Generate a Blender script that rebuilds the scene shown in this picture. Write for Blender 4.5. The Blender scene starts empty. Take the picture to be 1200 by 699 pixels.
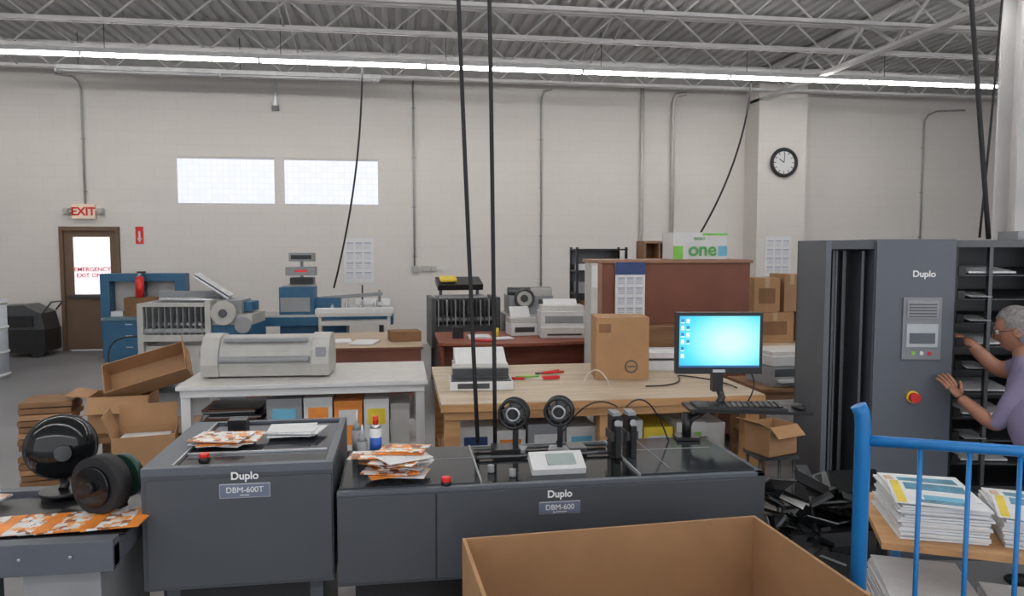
import bpy, bmesh, math, random
from mathutils import Vector, Matrix, Euler
random.seed(7)
R=math.radians
scene=bpy.context.scene
scene.view_settings.view_transform='Standard'
scene.view_settings.exposure=0.0
YAW=R(8.5)
cA,sA=math.cos(YAW),math.sin(YAW)
# ---------------------------------------------------------------- materials
MATS={}
def mat(name,col,rough=.6,metal=0.,var=.10,scale=9.,emit=0.,bump=0.,spec=.5):
    if name in MATS: return MATS[name]
    m=bpy.data.materials.new(name); m.use_nodes=True
    nt=m.node_tree; b=nt.nodes['Principled BSDF']
    b.inputs['Roughness'].default_value=rough; b.inputs['Metallic'].default_value=metal
    b.inputs['Specular IOR Level'].default_value=spec
    tc=nt.nodes.new('ShaderNodeTexCoord'); nz=nt.nodes.new('ShaderNodeTexNoise')
    nz.inputs['Scale'].default_value=scale; nz.inputs['Detail'].default_value=5
    nt.links.new(tc.outputs['Object'],nz.inputs['Vector'])
    cr=nt.nodes.new('ShaderNodeValToRGB')
    c=Vector(col)
    cr.color_ramp.elements[0].position=.3; cr.color_ramp.elements[1].position=.7
    cr.color_ramp.elements[0].color=(*(c*(1-var)),1); cr.color_ramp.elements[1].color=(*[min(1,v*(1+var)) for v in c],1)
    nt.links.new(nz.outputs['Fac'],cr.inputs['Fac']); nt.links.new(cr.outputs['Color'],b.inputs['Base Color'])
    if emit>0:
        nt.links.new(cr.outputs['Color'],b.inputs['Emission Color']); b.inputs['Emission Strength'].default_value=emit
    if bump>0:
        bp=nt.nodes.new('ShaderNodeBump'); bp.inputs['Strength'].default_value=bump; bp.inputs['Distance'].default_value=.02
        nt.links.new(nz.outputs['Fac'],bp.inputs['Height']); nt.links.new(bp.outputs['Normal'],b.inputs['Normal'])
    MATS[name]=m; return m
def print_mat(name,cols,scale=14.,rough=.45):
    m=bpy.data.materials.new(name); m.use_nodes=True; nt=m.node_tree; b=nt.nodes['Principled BSDF']
    b.inputs['Roughness'].default_value=rough
    tc=nt.nodes.new('ShaderNodeTexCoord'); v=nt.nodes.new('ShaderNodeTexVoronoi'); v.distance='CHEBYCHEV'
    v.inputs['Scale'].default_value=scale
    nt.links.new(tc.outputs['Object'],v.inputs['Vector'])
    sx=nt.nodes.new('ShaderNodeSeparateColor'); nt.links.new(v.outputs['Color'],sx.inputs['Color'])
    cr=nt.nodes.new('ShaderNodeValToRGB'); cr.color_ramp.interpolation='CONSTANT'
    e=cr.color_ramp.elements
    while len(e)<len(cols): e.new(.5)
    for i,c in enumerate(cols): e[i].position=i/len(cols); e[i].color=(*c,1)
    nt.links.new(sx.outputs[0],cr.inputs['Fac']); nt.links.new(cr.outputs['Color'],b.inputs['Base Color'])
    MATS[name]=m; return m
GREY=mat('machine_charcoal',(.068,.076,.088),.42,.0,.05,4)
GREY2=mat('machine_mid_grey',(.105,.118,.14),.45,0,.04,4)
GREY3=mat('machine_light_grey',(.28,.29,.30),.45,0,.05)
SILV=mat('brushed_steel',(.55,.56,.58),.3,.8,.06,20)
DKST=mat('dark_steel',(.10,.105,.11),.35,.7,.1,20)
BLK=mat('black_plastic',(.012,.012,.014),.35,0,.2)
BLKG=mat('gloss_black',(.008,.009,.01),.12,0,.2)
GLASSD=mat('smoked_cover',(.03,.036,.043),.12,0,.15)
WHT=mat('white_plastic',(.68,.68,.68),.45,0,.04)
OFFW=mat('offwhite_laminate',(.58,.56,.53),.5,0,.06)
PAPER=mat('paper_white',(.74,.74,.75),.8,0,.05,20)
CARD=mat('cardboard',(.40,.225,.11),.85,0,.10,5,bump=.1)
CARD2=mat('cardboard_inner',(.35,.20,.10),.85,0,.12,4)
CARDD=mat('cardboard_dark',(.23,.12,.055),.85,0,.15,5)
RED=mat('red_plastic',(.65,.02,.015),.35)
ORANGE=mat('orange_print',(.80,.25,.03),.5,0,.2)
ORBOX=mat('orange_carton',(.80,.27,.05),.6)
BLUE=mat('blue_enamel',(.025,.12,.23),.45,0,.1)
CBLUE=mat('cart_blue',(.006,.17,.47),.35,0,.08)
BEIGE=mat('beige_machine',(.47,.46,.43),.5,0,.06)
LBL=mat('label_blue_grey',(.15,.18,.25),.5)
BROWN=mat('brown_laminate',(.19,.065,.038),.55,0,.12,3)
DBROWN=mat('door_brown',(.16,.10,.062),.6,0,.08,3)
NAVY=mat('navy_print',(.03,.06,.18),.5)
YEL=mat('yellow_print',(.8,.6,.05),.5)
GREEN=mat('green_print',(.22,.55,.08),.5)
LBLUE=mat('light_blue_print',(.15,.45,.62),.5)
TEAL=mat('teal_print',(.07,.25,.36),.45,0,.4,18)
TANP=mat('tan_photo_print',(.55,.38,.26),.5,0,.4,22)
RUB=mat('rubber',(.015,.015,.017),.7)
BR=print_mat('brochure_print',[(.8,.8,.78),(.85,.27,.04),(.75,.72,.7),(.8,.45,.2),(.32,.12,.06),(.85,.85,.85)],38)
BR2=print_mat('magazine_print',[(.72,.74,.76),(.5,.1,.08),(.78,.78,.78),(.6,.4,.3)],20)
def wood(name,c1,c2,scale=3.):
    m=bpy.data.materials.new(name); m.use_nodes=True; nt=m.node_tree; b=nt.nodes['Principled BSDF']; b.inputs['Roughness'].default_value=.55
    tc=nt.nodes.new('ShaderNodeTexCoord'); mp=nt.nodes.new('ShaderNodeMapping'); mp.inputs['Scale'].default_value=(1,9,9)
    nz=nt.nodes.new('ShaderNodeTexNoise'); nz.inputs['Scale'].default_value=scale; nz.inputs['Detail'].default_value=8
    cr=nt.nodes.new('ShaderNodeValToRGB'); cr.color_ramp.elements[0].position=.35; cr.color_ramp.elements[1].position=.65
    cr.color_ramp.elements[0].color=(*c1,1); cr.color_ramp.elements[1].color=(*c2,1)
    nt.links.new(tc.outputs['Object'],mp.inputs['Vector']); nt.links.new(mp.outputs[0],nz.inputs['Vector'])
    nt.links.new(nz.outputs['Fac'],cr.inputs['Fac']); nt.links.new(cr.outputs[0],b.inputs['Base Color']); return m
WOOD=wood('bench_wood',(.46,.24,.10),(.60,.34,.15))
WTOP=wood('bench_top_worn',(.46,.36,.25),(.58,.48,.36))
TAN=wood('tan_table_top',(.42,.31,.21),(.52,.40,.28))
CHER=wood('cherry_desk',(.22,.055,.03),(.30,.09,.045))
DWOOD=wood('dark_shelf_wood',(.20,.10,.045),(.28,.15,.07))
# ---------------------------------------------------------------- mesh builder
class B:
    def __init__(s,name): s.name=name; s.bm=bmesh.new(); s.ms=[]
    def _m(s,fs,m,smooth=False):
        if m not in s.ms: s.ms.append(m)
        i=s.ms.index(m)
        for f in fs: f.material_index=i; f.smooth=smooth
    def _vf(s,vs): 
        r=set()
        for v in vs: r.update(v.link_faces)
        return r
    def box(s,c,d,m,rot=(0,0,0)):
        M=Matrix.Translation(c)@Euler(rot).to_matrix().to_4x4()@Matrix.Diagonal((*d,1))
        r=bmesh.ops.create_cube(s.bm,size=1,matrix=M); s._m(s._vf(r['verts']),m); return s
    def bb(s,x0,x1,y0,y1,z0,z1,m,rot=(0,0,0)):
        return s.box(((x0+x1)/2,(y0+y1)/2,(z0+z1)/2),(abs(x1-x0),abs(y1-y0),abs(z1-z0)),m,rot)
    def cyl(s,a,b,r,m,r2=None,seg=24):
        a=Vector(a);b=Vector(b);d=b-a
        q=Vector((0,0,1)).rotation_difference(d.normalized()).to_matrix().to_4x4()
        M=Matrix.Translation((a+b)/2)@q
        x=bmesh.ops.create_cone(s.bm,cap_ends=True,segments=seg,radius1=r,radius2=r if r2 is None else r2,depth=d.length,matrix=M)
        fs=s._vf(x['verts']); s._m(fs,m)
        for f in fs:
            if len(f.verts)==4: f.smooth=True
        return s
    def sph(s,c,r,m,sc=(1,1,1),rot=(0,0,0),seg=20):
        M=Matrix.Translation(c)@Euler(rot).to_matrix().to_4x4()@Matrix.Diagonal((*sc,1))
        x=bmesh.ops.create_uvsphere(s.bm,u_segments=seg,v_segments=seg//2+2,radius=r,matrix=M); s._m(s._vf(x['verts']),m,True); return s
    def prism(s,pts,plane,lo,hi,m):
        def P(a,b,t): return {'xz':(a,t,b),'yz':(t,a,b),'xy':(a,b,t)}[plane]
        A=[s.bm.verts.new(P(a,b,lo)) for a,b in pts]; C=[s.bm.verts.new(P(a,b,hi)) for a,b in pts]
        fs=[s.bm.faces.new(A),s.bm.faces.new(C[::-1])]
        n=len(pts)
        for i in range(n): fs.append(s.bm.faces.new((A[i],C[i],C[(i+1)%n],A[(i+1)%n])))
        s._m(fs,m); return s
    def tube(s,pts,r,m,seg=10,closed=False):
        pts=[Vector(p) for p in pts]; n=len(pts); rings=[]
        prev=None
        for i,p in enumerate(pts):
            if closed: t=(pts[(i+1)%n]-pts[i-1]).normalized()
            else: t=(pts[min(i+1,n-1)]-pts[max(i-1,0)]).normalized()
            if prev is None:
                u=t.orthogonal().normalized()
            else:
                u=(prev-t*prev.dot(t)).normalized()
            prev=u; w=t.cross(u)
            rr=r[i] if isinstance(r,(list,tuple)) else r
            rings.append([s.bm.verts.new(p+(u*math.cos(a)+w*math.sin(a))*rr) for a in [2*math.pi*k/seg for k in range(seg)]])
        fs=[]
        for i in range(n if closed else n-1):
            A=rings[i];C=rings[(i+1)%n]
            for k in range(seg): fs.append(s.bm.faces.new((A[k],A[(k+1)%seg],C[(k+1)%seg],C[k])))
        s._m(fs,m,True)
        if not closed: s._m([s.bm.faces.new(rings[0][::-1]),s.bm.faces.new(rings[-1])],m)
        return s
    def torus(s,c,Rr,r,m,axis='y',seg=32):
        pts=[]
        for k in range(seg):
            a=2*math.pi*k/seg; u,v=Rr*math.cos(a),Rr*math.sin(a)
            pts.append(Vector(c)+Vector({'y':(u,0,v),'x':(0,u,v),'z':(u,v,0)}[axis]))
        return s.tube(pts,r,m,8,True)
    def done(s,loc=(0,0,0),rz=0,bevel=0,parent=None,rot=None):
        bmesh.ops.recalc_face_normals(s.bm,faces=s.bm.faces[:])
        me=bpy.data.meshes.new(s.name); s.bm.to_mesh(me); s.bm.free()
        for m in s.ms: me.materials.append(m)
        o=bpy.data.objects.new(s.name,me); bpy.context.collection.objects.link(o)
        o.location=loc; o.rotation_euler=rot if rot else (0,0,R(rz))
        if parent: o.parent=parent
        if bevel>0:
            md=o.modifiers.new('bevel','BEVEL'); md.width=bevel; md.segments=2; md.limit_method='ANGLE'; md.angle_limit=R(50)
        return o
def text(body,size,loc,parent,m,rot=(R(90),0,0),name='lettering',bold=.0,align='CENTER'):
    c=bpy.data.curves.new(name,'FONT'); c.body=body; c.size=size; c.extrude=.0008; c.align_x=align; c.align_y='CENTER'; c.offset=bold
    o=bpy.data.objects.new(name,c); bpy.context.collection.objects.link(o); c.materials.append(m)
    o.location=loc; o.rotation_euler=rot; o.parent=parent; return o
def curve(a,b,sag=(0,0,0),n=14):
    a=Vector(a);b=Vector(b);s=Vector(sag)
    return [a.lerp(b,i/n)+s*4*(i/n)*(1-i/n) for i in range(n+1)]
# ---------------------------------------------------------------- camera
cam=bpy.data.cameras.new('camera'); co=bpy.data.objects.new('camera',cam); bpy.context.collection.objects.link(co)
co.location=(0,0,1.8); co.rotation_euler=(math.pi/2-R(3.91),0,-YAW); cam.sensor_width=36; cam.lens=870/1200*36; scene.camera=co
# ---------------------------------------------------------------- room
WY=13.85
def wallmat():
    m=bpy.data.materials.new('painted_block_wall'); m.use_nodes=True; nt=m.node_tree; b=nt.nodes['Principled BSDF']; b.inputs['Roughness'].default_value=.75
    tc=nt.nodes.new('ShaderNodeTexCoord'); sp=nt.nodes.new('ShaderNodeSeparateXYZ'); cb=nt.nodes.new('ShaderNodeCombineXYZ')
    nt.links.new(tc.outputs['Object'],sp.inputs[0]); 
    ad=nt.nodes.new('ShaderNodeMath'); ad.operation='ADD'; nt.links.new(sp.outputs['X'],ad.inputs[0]); nt.links.new(sp.outputs['Y'],ad.inputs[1])
    nt.links.new(ad.outputs[0],cb.inputs['X']); nt.links.new(sp.outputs['Z'],cb.inputs['Y'])
    br=nt.nodes.new('ShaderNodeTexBrick'); br.inputs['Scale'].default_value=1; br.inputs['Brick Width'].default_value=.4; br.inputs['Row Height'].default_value=.2
    br.inputs['Mortar Size'].default_value=.007; br.inputs['Mortar Smooth'].default_value=.5
    br.inputs['Color1'].default_value=(.72,.68,.64,1); br.inputs['Color2'].default_value=(.71,.67,.63,1); br.inputs['Mortar'].default_value=(.68,.64,.60,1)
    nt.links.new(cb.outputs[0],br.inputs['Vector'])
    nz=nt.nodes.new('ShaderNodeTexNoise'); nz.inputs['Scale'].default_value=.8; nz.inputs['Detail'].default_value=6; nt.links.new(tc.outputs['Object'],nz.inputs['Vector'])
    mx=nt.nodes.new('ShaderNodeMixRGB'); mx.blend_type='MULTIPLY'; mx.inputs['Fac'].default_value=.08
    nt.links.new(br.outputs['Color'],mx.inputs[1]); nt.links.new(nz.outputs['Fac'],mx.inputs[2]); nt.links.new(mx.outputs[0],b.inputs['Base Color'])
    bp=nt.nodes.new('ShaderNodeBump'); bp.inputs['Strength'].default_value=.15; bp.inputs['Distance'].default_value=.008; bp.invert=True
    nt.links.new(br.outputs['Fac'],bp.inputs['Height']); nt.links.new(bp.outputs[0],b.inputs['Normal']); return m
WALL=wallmat()
def floormat():
    m=bpy.data.materials.new('polished_concrete'); m.use_nodes=True; nt=m.node_tree; b=nt.nodes['Principled BSDF']; 
    tc=nt.nodes.new('ShaderNodeTexCoord'); nz=nt.nodes.new('ShaderNodeTexNoise'); nz.inputs['Scale'].default_value=1.1; nz.inputs['Detail'].default_value=8; nz.inputs['Roughness'].default_value=.6
    nt.links.new(tc.outputs['Object'],nz.inputs['Vector']); cr=nt.nodes.new('ShaderNodeValToRGB')
    cr.color_ramp.elements[0].position=.25; cr.color_ramp.elements[1].position=.75
    cr.color_ramp.elements[0].color=(.175,.175,.18,1); cr.color_ramp.elements[1].color=(.26,.26,.265,1)
    nt.links.new(nz.outputs['Fac'],cr.inputs[0]); nt.links.new(cr.outputs[0],b.inputs['Base Color'])
    mr=nt.nodes.new('ShaderNodeMapRange'); mr.inputs['To Min'].default_value=.26; mr.inputs['To Max'].default_value=.40
    nt.links.new(nz.outputs['Fac'],mr.inputs[0]); nt.links.new(mr.outputs[0],b.inputs['Roughness']); return m
XL,XR,YB=-10.5,14.5,-3.5
B('floor').bb(XL-.2,XR+.2,YB,WY+.2,-.1,0,floormat()).done()
w=B('wall_back')
def wall_seg(x0,x1,z0,z1): w.bb(x0,x1,WY,WY+.2,z0,z1,WALL)
wx=[(-3.87,-2.22),(-2.05,-.40)]; wz=(2.55,3.39)
wall_seg(XL-.2,-5.83,0,2.16); wall_seg(-4.84,XR+.2,0,2.16); wall_seg(XL-.2,XR+.2,2.16,2.55)
wall_seg(XL-.2,-3.87,2.55,3.39); wall_seg(-2.22,-2.05,2.55,3.39); wall_seg(-.40,XR+.2,2.55,3.39); wall_seg(XL-.2,XR+.2,3.39,5.25)
w.done()
B('wall_left').bb(XL-.2,XL,YB,WY,0,5.25,WALL).done()
B('wall_right').bb(XR,XR+.2,YB,WY,0,5.25,WALL).done()
B('trim_1').bb(XL,XR,WY-.12,WY-.002,4.86,5.14,mat('ledger_paint',(.42,.41,.40),.6)).done()
B('wall_pilaster').bb(6.68,7.65,13.3,WY-.003,0,4.86,WALL).done()
CEI=mat('deck_paint',(.50,.50,.49),.5,0,.06,2)
c=B('ceiling'); x=XL; prof=[]
while x<XR:
    prof+=[(x,5.14),(x+.09,5.14),(x+.11,5.18),(x+.17,5.18)]; x+=.19
vs0=[c.bm.verts.new((a,YB,b)) for a,b in prof]; vs1=[c.bm.verts.new((a,WY,b)) for a,b in prof]
c._m([c.bm.faces.new((vs0[i],vs0[i+1],vs1[i+1],vs1[i])) for i in range(len(prof)-1)],CEI)
c.bb(XL,XR,YB,WY,5.2,5.3,CEI); c.done()
JP=mat('joist_paint',(.66,.65,.64),.45,0,.08,3)
def joist(y,name='roof_joist'):
    j=B(name); zt,zb=5.10,4.68
    for dy in(-.045,.045):
        j.bb(XL+.02,XR-.02,y+dy-.02,y+dy+.02,zt-.006,zt,JP); j.bb(XL+.02,XR-.02,y+dy-.004,y+dy+.004,zt-.05,zt,JP)
        j.bb(XL+.6,XR-.6,y+dy-.02,y+dy+.02,zb,zb+.006,JP); j.bb(XL+.6,XR-.6,y+dy-.004,y+dy+.004,zb,zb+.05,JP)
    n=int((XR-XL-1)/.45); up=True
    for i in range(n):
        a=XL+.5+i*.45; p=(a,y,zb+.02 if up else zt-.02); q=(a+.45,y,zt-.02 if up else zb+.02); j.cyl(p,q,.015,JP,seg=6); up=not up
    return j.done()
for y in (7.7,9.1,10.4,11.75,13.1): joist(y)
g=B('roof_girder'); gx=6.75
for z0 in (4.55,5.04): g.bb(gx-.07,gx+.07,YB+.2,WY-.15,z0,z0+.05,JP)
yy=YB+.4; up=True
while yy<WY-1: g.cyl((gx,yy,4.58 if up else 5.06),(gx,yy+.7,5.06 if up else 4.58),.025,JP,seg=8); yy+=.7; up=not up
g.done()
b=B('joist_bridging')
for bx in (-6,-1.5,3,9.5):
    ys=[7.7,9.1,10.4,11.75,13.1]
    for a,bq in zip(ys,ys[1:]): b.cyl((bx,a,4.7),(bx,bq,5.08),.012,JP,seg=6); b.cyl((bx,a,5.08),(bx,bq,4.7),.012,JP,seg=6)
b.done()
s=B('steel_column'); PC=mat('column_paint',(.62,.61,.60),.5,0,.05,2)
s.bb(6.52,6.88,7.12,7.15,0,4.55,PC).bb(6.52,6.88,7.40,7.43,0,4.55,PC).bb(6.685,6.715,7.15,7.40,0,4.55,PC).bb(6.45,6.95,7.05,7.5,0,.03,PC); s.done()
TUBE=mat('fluorescent_tube',(1,.985,.965),.5,0,0,1,emit=24.)
FIX=mat('fixture_enamel',(.75,.75,.75),.4)
def strip(y,x0,x1,on=True,z=4.5):
    f=B('fluorescent_light'); f.prism([(y-.075,z+.02),(y+.075,z+.02),(y+.045,z+.09),(y-.045,z+.09)],'yz',x0,x1,FIX)
    x=x0
    while x<x1-.1:
        e=min(x+2.4,x1)
        for dy in (-.04,.04):
            f.cyl((x+.03,y+dy,z),(e-.03,y+dy,z),.017,TUBE if on else WHT,seg=10)
        f.bb(x-.015,x+.015,y-.07,y+.07,z-.02,z+.02,FIX)
        f.cyl((x+.3,y,z+.09),(x+.3,y,5.12),.005,DKST,seg=6); x=e
    return f.done()
strip(11.4,-9.2,10.0); strip(7.0,-8,10); strip(2.6,-8,10); strip(-1.6,-8,10); strip(12.55,-5.2,-.3,False,4.52)  # the three nearer lit rows are out of view, added to light the room
def winmat():
    m=bpy.data.materials.new('glass_block_daylight'); m.use_nodes=True; nt=m.node_tree; b=nt.nodes['Principled BSDF']
    tc=nt.nodes.new('ShaderNodeTexCoord'); sp=nt.nodes.new('ShaderNodeSeparateXYZ'); cb=nt.nodes.new('ShaderNodeCombineXYZ')
    nt.links.new(tc.outputs['Object'],sp.inputs[0]); nt.links.new(sp.outputs['X'],cb.inputs['X']); nt.links.new(sp.outputs['Z'],cb.inputs['Y'])
    br=nt.nodes.new('ShaderNodeTexBrick'); br.offset=0; br.inputs['Scale'].default_value=1; br.inputs['Brick Width'].default_value=.1; br.inputs['Row Height'].default_value=.105; br.inputs['Mortar Size'].default_value=.010; br.inputs['Mortar Smooth'].default_value=1
    br.inputs['Color1'].default_value=(.88,.90,1,1); br.inputs['Color2'].default_value=(.82,.85,1,1); br.inputs['Mortar'].default_value=(.77,.80,.97,1)
    nt.links.new(cb.outputs[0],br.inputs['Vector']); nt.links.new(br.outputs[0],b.inputs['Emission Color']); b.inputs['Emission Strength'].default_value=1.04
    b.inputs['Base Color'].default_value=(.03,.03,.03,1); b.inputs['Roughness'].default_value=.3; return m
WM=winmat()
for i,(a,bq) in enumerate(wx):
    B('window_%d'%(i+1)).bb(a+.002,bq-.002,WY+.03,WY+.12,wz[0]+.002,wz[1]-.002,WM).bb(a+.003,bq-.003,WY+.005,WY+.03,wz[0]+.003,wz[0]+.03,OFFW).bb(a+.003,bq-.003,WY+.005,WY+.03,wz[1]-.03,wz[1]-.003,OFFW).done()
d=B('door_1'); GL=mat('door_frosted_glass',(.94,.90,.96),.3,0,.08,6,emit=.75)
X0,X1=-5.82,-4.85
d.bb(X0,X0+.06,WY-.03,WY+.14,0,2.15,DBROWN).bb(X1-.06,X1,WY-.03,WY+.14,0,2.15,DBROWN).bb(X0,X1,WY-.031,WY+.141,2.09,2.155,DBROWN)
d.bb(X0+.06,X1-.06,WY+.03,WY+.08,0.01,.98,DBROWN).bb(X0+.06,X1-.06,WY+.03,WY+.08,1.98,2.09,DBROWN)
d.bb(X0+.06,-5.62,WY+.03,WY+.08,.98,1.98,DBROWN).bb(-5.02,X1-.06,WY+.03,WY+.08,.98,1.98,DBROWN)
d.bb(-5.62,-5.02,WY+.045,WY+.065,.98,1.98,GL)
d.bb(X0+.12,X1-.14,WY-.02,WY+.0,.93,.97,DKST).cyl((X0+.12,WY+.03,.95),(X0+.12,WY-.02,.95),.02,DKST)
do=d.done()
text('EMERGENCY\nEXIT ONLY',.105,(-5.32,WY+.04,1.36),do,mat('faded_red_letters',(.75,.12,.12),.5),bold=.002)
e=B('exit_sign'); e.bb(-5.57,-5.2,WY-.09,WY-.005,2.29,2.54,mat('exit_panel',(.8,.62,.50),.5,0,.05,3,emit=.1))
for xx in(-5.66,-5.11): e.bb(xx-.04,xx+.04,WY-.12,WY-.01,2.37,2.47,BEIGE); e.cyl((xx,WY-.12,2.42),(xx,WY-.15,2.42),.04,BEIGE)
e.bb(-5.62,-5.15,WY-.06,WY-.01,2.4,2.44,BEIGE)
eo=e.done(); text('EXIT',.19,(-5.385,WY-.093,2.41),eo,RED,bold=.006)
f=B('fire_extinguisher_sign').bb(-4.58,-4.45,WY-.012,WY-.002,1.86,2.16,RED).bb(-4.53,-4.50,WY-.014,WY-.012,1.92,2.08,WHT).prism([(-4.555,1.96),(-4.475,1.96),(-4.515,1.88)],'xz',WY-.014,WY-.012,WHT).done()
CON=mat('conduit_paint',(.40,.39,.38),.5,.2,.1)
CONW=mat('conduit_white',(.58,.55,.52),.5,0,.06)
def conduit(x,z0,z1,m=CON,r=.018,off=.03,bend=0):
    p=[(x,WY-off,z0),(x,WY-off,z1)]
    if bend: p+= [(x+bend*.1,WY-off,z1+.12),(x+bend*.3,WY-off,z1+.2),(x+bend*1.0,WY-off,z1+.24)]
    k=B('wall_conduit').tube(p,r,m,8)
    zz=z0+.2
    while zz<z1: k.bb(x-.035,x+.035,WY-.02,WY-.002,zz,zz+.025,m); zz+=.9
    return k.done()
conduit(-5.37,2.55,4.5,bend=-.4); conduit(.25,1.42,4.85); conduit(2.62,.9,4.5,bend=.2); conduit(4.57,1.5,4.85,CONW,.035,.045); conduit(5.18,2.1,4.5,CONW,.04,.05,bend=.25); conduit(10.5,1.8,4.35,bend=.9)
B('electrical_outlet_box').bb(.2,.32,WY-.06,WY-.002,1.34,1.46,CON).bb(.38,.52,WY-.06,WY-.002,1.36,1.46,BEIGE).bb(.55,.65,WY-.05,WY-.002,1.36,1.45,BEIGE).done()
B('wall_hanging_strut').bb(-2.19,-2.14,WY-.05,WY-.005,4.3,4.84,SILV).bb(-2.22,-2.11,WY-.08,WY-.005,4.22,4.3,DKST).done()
k=B('wall_clock'); cy=13.3; k.cyl((7.18,cy-.002,3.40),(7.18,cy-.04,3.40),.25,WHT,seg=40).torus((7.18,cy-.045,3.40),.245,.034,BLK,'y',40)
for i in range(12):
    a=i*math.pi/6; k.box((7.18+.185*math.sin(a),cy-.043,3.40+.185*math.cos(a)),(.012,.006,.045),BLK,(0,a,0))
for a,l,wd in((R(-55),.12,.014),(R(5),.17,.01)): k.box((7.18+l/2*math.sin(a),cy-.046,3.40+l/2*math.cos(a)),(wd,.006,l),BLK,(0,a,0))
k.done()
def calendar(name,x,y,z,w_,h,n=7,head=None,rows=4):
    c=B(name); c.bb(x-w_/2,x+w_/2,y-.008,y,z-h/2,z+h/2,PAPER)
    if head: c.bb(x-w_/2,x+w_/2,y-.010,y-.008,z+h*.28,z+h/2,head); zt=z+h*.25
    else: zt=z+h*.42; 
    g=mat('calendar_grid',(.32,.36,.45),.7)
    zb=z-h*.46; cw=w_*.9/3; ch=(zt-zb)/rows
    for r in range(rows):
        for q in range(3):
            cx=x-w_*.45+cw*(q+.5); cz=zt-ch*(r+.5)
            c.bb(cx-cw*.4,cx+cw*.4,y-.0095,y-.008,cz+ch*.3,cz+ch*.4,g)
            for t in range(4): c.bb(cx-cw*.38,cx+cw*.38,y-.0095,y-.008,cz+ch*.2-t*ch*.15,cz+ch*.2-t*ch*.15+.005,g)
    return c.done()
calendar('wall_calendar',-.76,WY-.002,1.56,.53,.82); calendar('wall_calendar',7.12,13.298,1.63,.53,.75)

# ================================================================ FOREGROUND LINE
t=B('booklet_trimmer'); x0,x1,y0,y1=-.955,-.265,2.85,3.6
t.bb(x0,x1,y0,y1,.52,.955,GREY)
t.bb(x0,x1,y0-.002,y0+.035,.955,.985,GREY2).bb(x0,x1,y1-.03,y1,.955,.985,GREY2).bb(x0,x0+.10,y0+.035,y1-.03,.955,.985,GREY2).bb(x1-.03,x1,y0+.035,y1-.03,.955,.985,GREY2)
t.bb(x0+.10,x1-.03,y0+.035,y1-.03,.955,.975,GLASSD)
t.bb(x0+.11,x1-.04,y0+.20,y0+.215,.975,.984,SILV).bb(x0+.10,x0+.108,y0+.035,y1-.03,.975,.988,SILV)
t.bb(x0+.02,x1-.005,y0-.012,y0,.535,.94,GREY)
t.bb(x0+.05,x1-.05,y0+.06,y1-.05,.12,.52,BLK)
for a in(x0+.06,x1-.1):
    for q in(y0+.06,y1-.1): t.bb(a,a+.05,q,q+.05,.05,.52,GREY2).cyl((a+.025,q+.005,.03),(a+.025,q+.045,.03),.03,RUB)
t.cyl((-.75,2.93,.98),(-.75,2.93,1.0),.022,BLK).cyl((-.75,2.93,1.0),(-.75,2.93,1.015),.019,RED)
t.bb(-.78,-.70,3.45,3.53,.975,1.02,BLK)
t.bb(-.585-.092,-.585+.092,y0-.015,y0-.012,.865,.92,SILV).bb(-.585-.089,-.585+.089,y0-.016,y0-.014,.868,.917,LBL)
to=t.done(bevel=.006)
WT=mat('lettering_white',(.85,.85,.85),.5)
text('Duplo',.040,(-.585,y0-.014,.948),to,WT,bold=.001); text('DBM-600T',.030,(-.585,y0-.018,.896),to,WT); text('trimmer',.010,(-.585,y0-.018,.877),to,WT)
m=B('booklet_maker'); x0,x1,y0,y1=-.25,1.48,2.83,3.42
m.bb(x0,x1,y0,y1,.50,.855,GREY).bb(x0+.06,x1-.05,y0+.07,y1-.04,.12,.5,BLK)
m.bb(x0+.003,.122,y0-.012,y0,.515,.85,GREY).bb(.128,x1-.003,y0-.012,y0,.515,.85,GREY)
m.bb(x0,x1,y0,y0+.03,.855,.87,GREY2).bb(x0,x1,y1-.02,y1,.855,.87,GREY2).bb(x1-.03,x1,y0,y1,.855,.87,GREY2)
m.bb(x0+.01,.30,y0+.03,y1-.02,.855,.875,GLASSD).bb(.31,.95,y0+.03,y1-.02,.855,.868,BLKG).bb(.96,x1-.03,y0+.03,y1-.02,.855,.878,GLASSD)
for xx in(.305,.955): m.bb(xx-.004,xx+.004,y0+.03,y1-.02,.855,.880,GREY3)
for yy in(3.18,3.32): m.cyl((.32,yy,.880),(.94,yy,.880),.007,DKST,seg=10)
m.bb(.96,1.40,3.2,3.206,.878,.880,GREY3).bb(1.1,1.104,2.9,3.38,.878,.880,GREY3).bb(.02,.3,3.2,3.206,.875,.877,GREY3)
for a in(x0+.1,.6,x1-.15):
    for q in(y0+.08,y1-.12): m.bb(a,a+.05,q,q+.05,.05,.5,GREY2).cyl((a+.025,q+.005,.03),(a+.025,q+.045,.03),.03,RUB)
m.cyl((.167,2.86,.87),(.167,2.86,.885),.02,BLK).cyl((.167,2.86,.885),(.167,2.86,.902),.019,RED)
m.bb(.612-.084,.612+.084,y0-.015,y0-.012,.745,.797,SILV).bb(.612-.081,.612+.081,y0-.016,y0-.014,.748,.794,LBL)
m.box((.635,2.985,.90),(.225,.12,.035),WHT,(R(22),0,0)).box((.65,2.978,.919),(.12,.07,.006),mat('lcd',(.35,.42,.40),.3),(R(22),0,0)).bb(.56,.71,2.95,3.03,.868,.89,GREY3)
for xx in(.93,1.0):
    m.bb(xx-.022,xx+.022,3.12,3.18,.87,1.06,BLK).bb(xx-.026,xx+.026,3.10,3.2,.95,.99,DKST).cyl((xx,3.10,1.03),(xx,3.09,1.03),.016,SILV).bb(xx-.012,xx+.012,3.08,3.12,.88,1.02,BLK).bb(xx-.018,xx+.018,3.11,3.19,1.06,1.075,GREY3)
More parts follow.
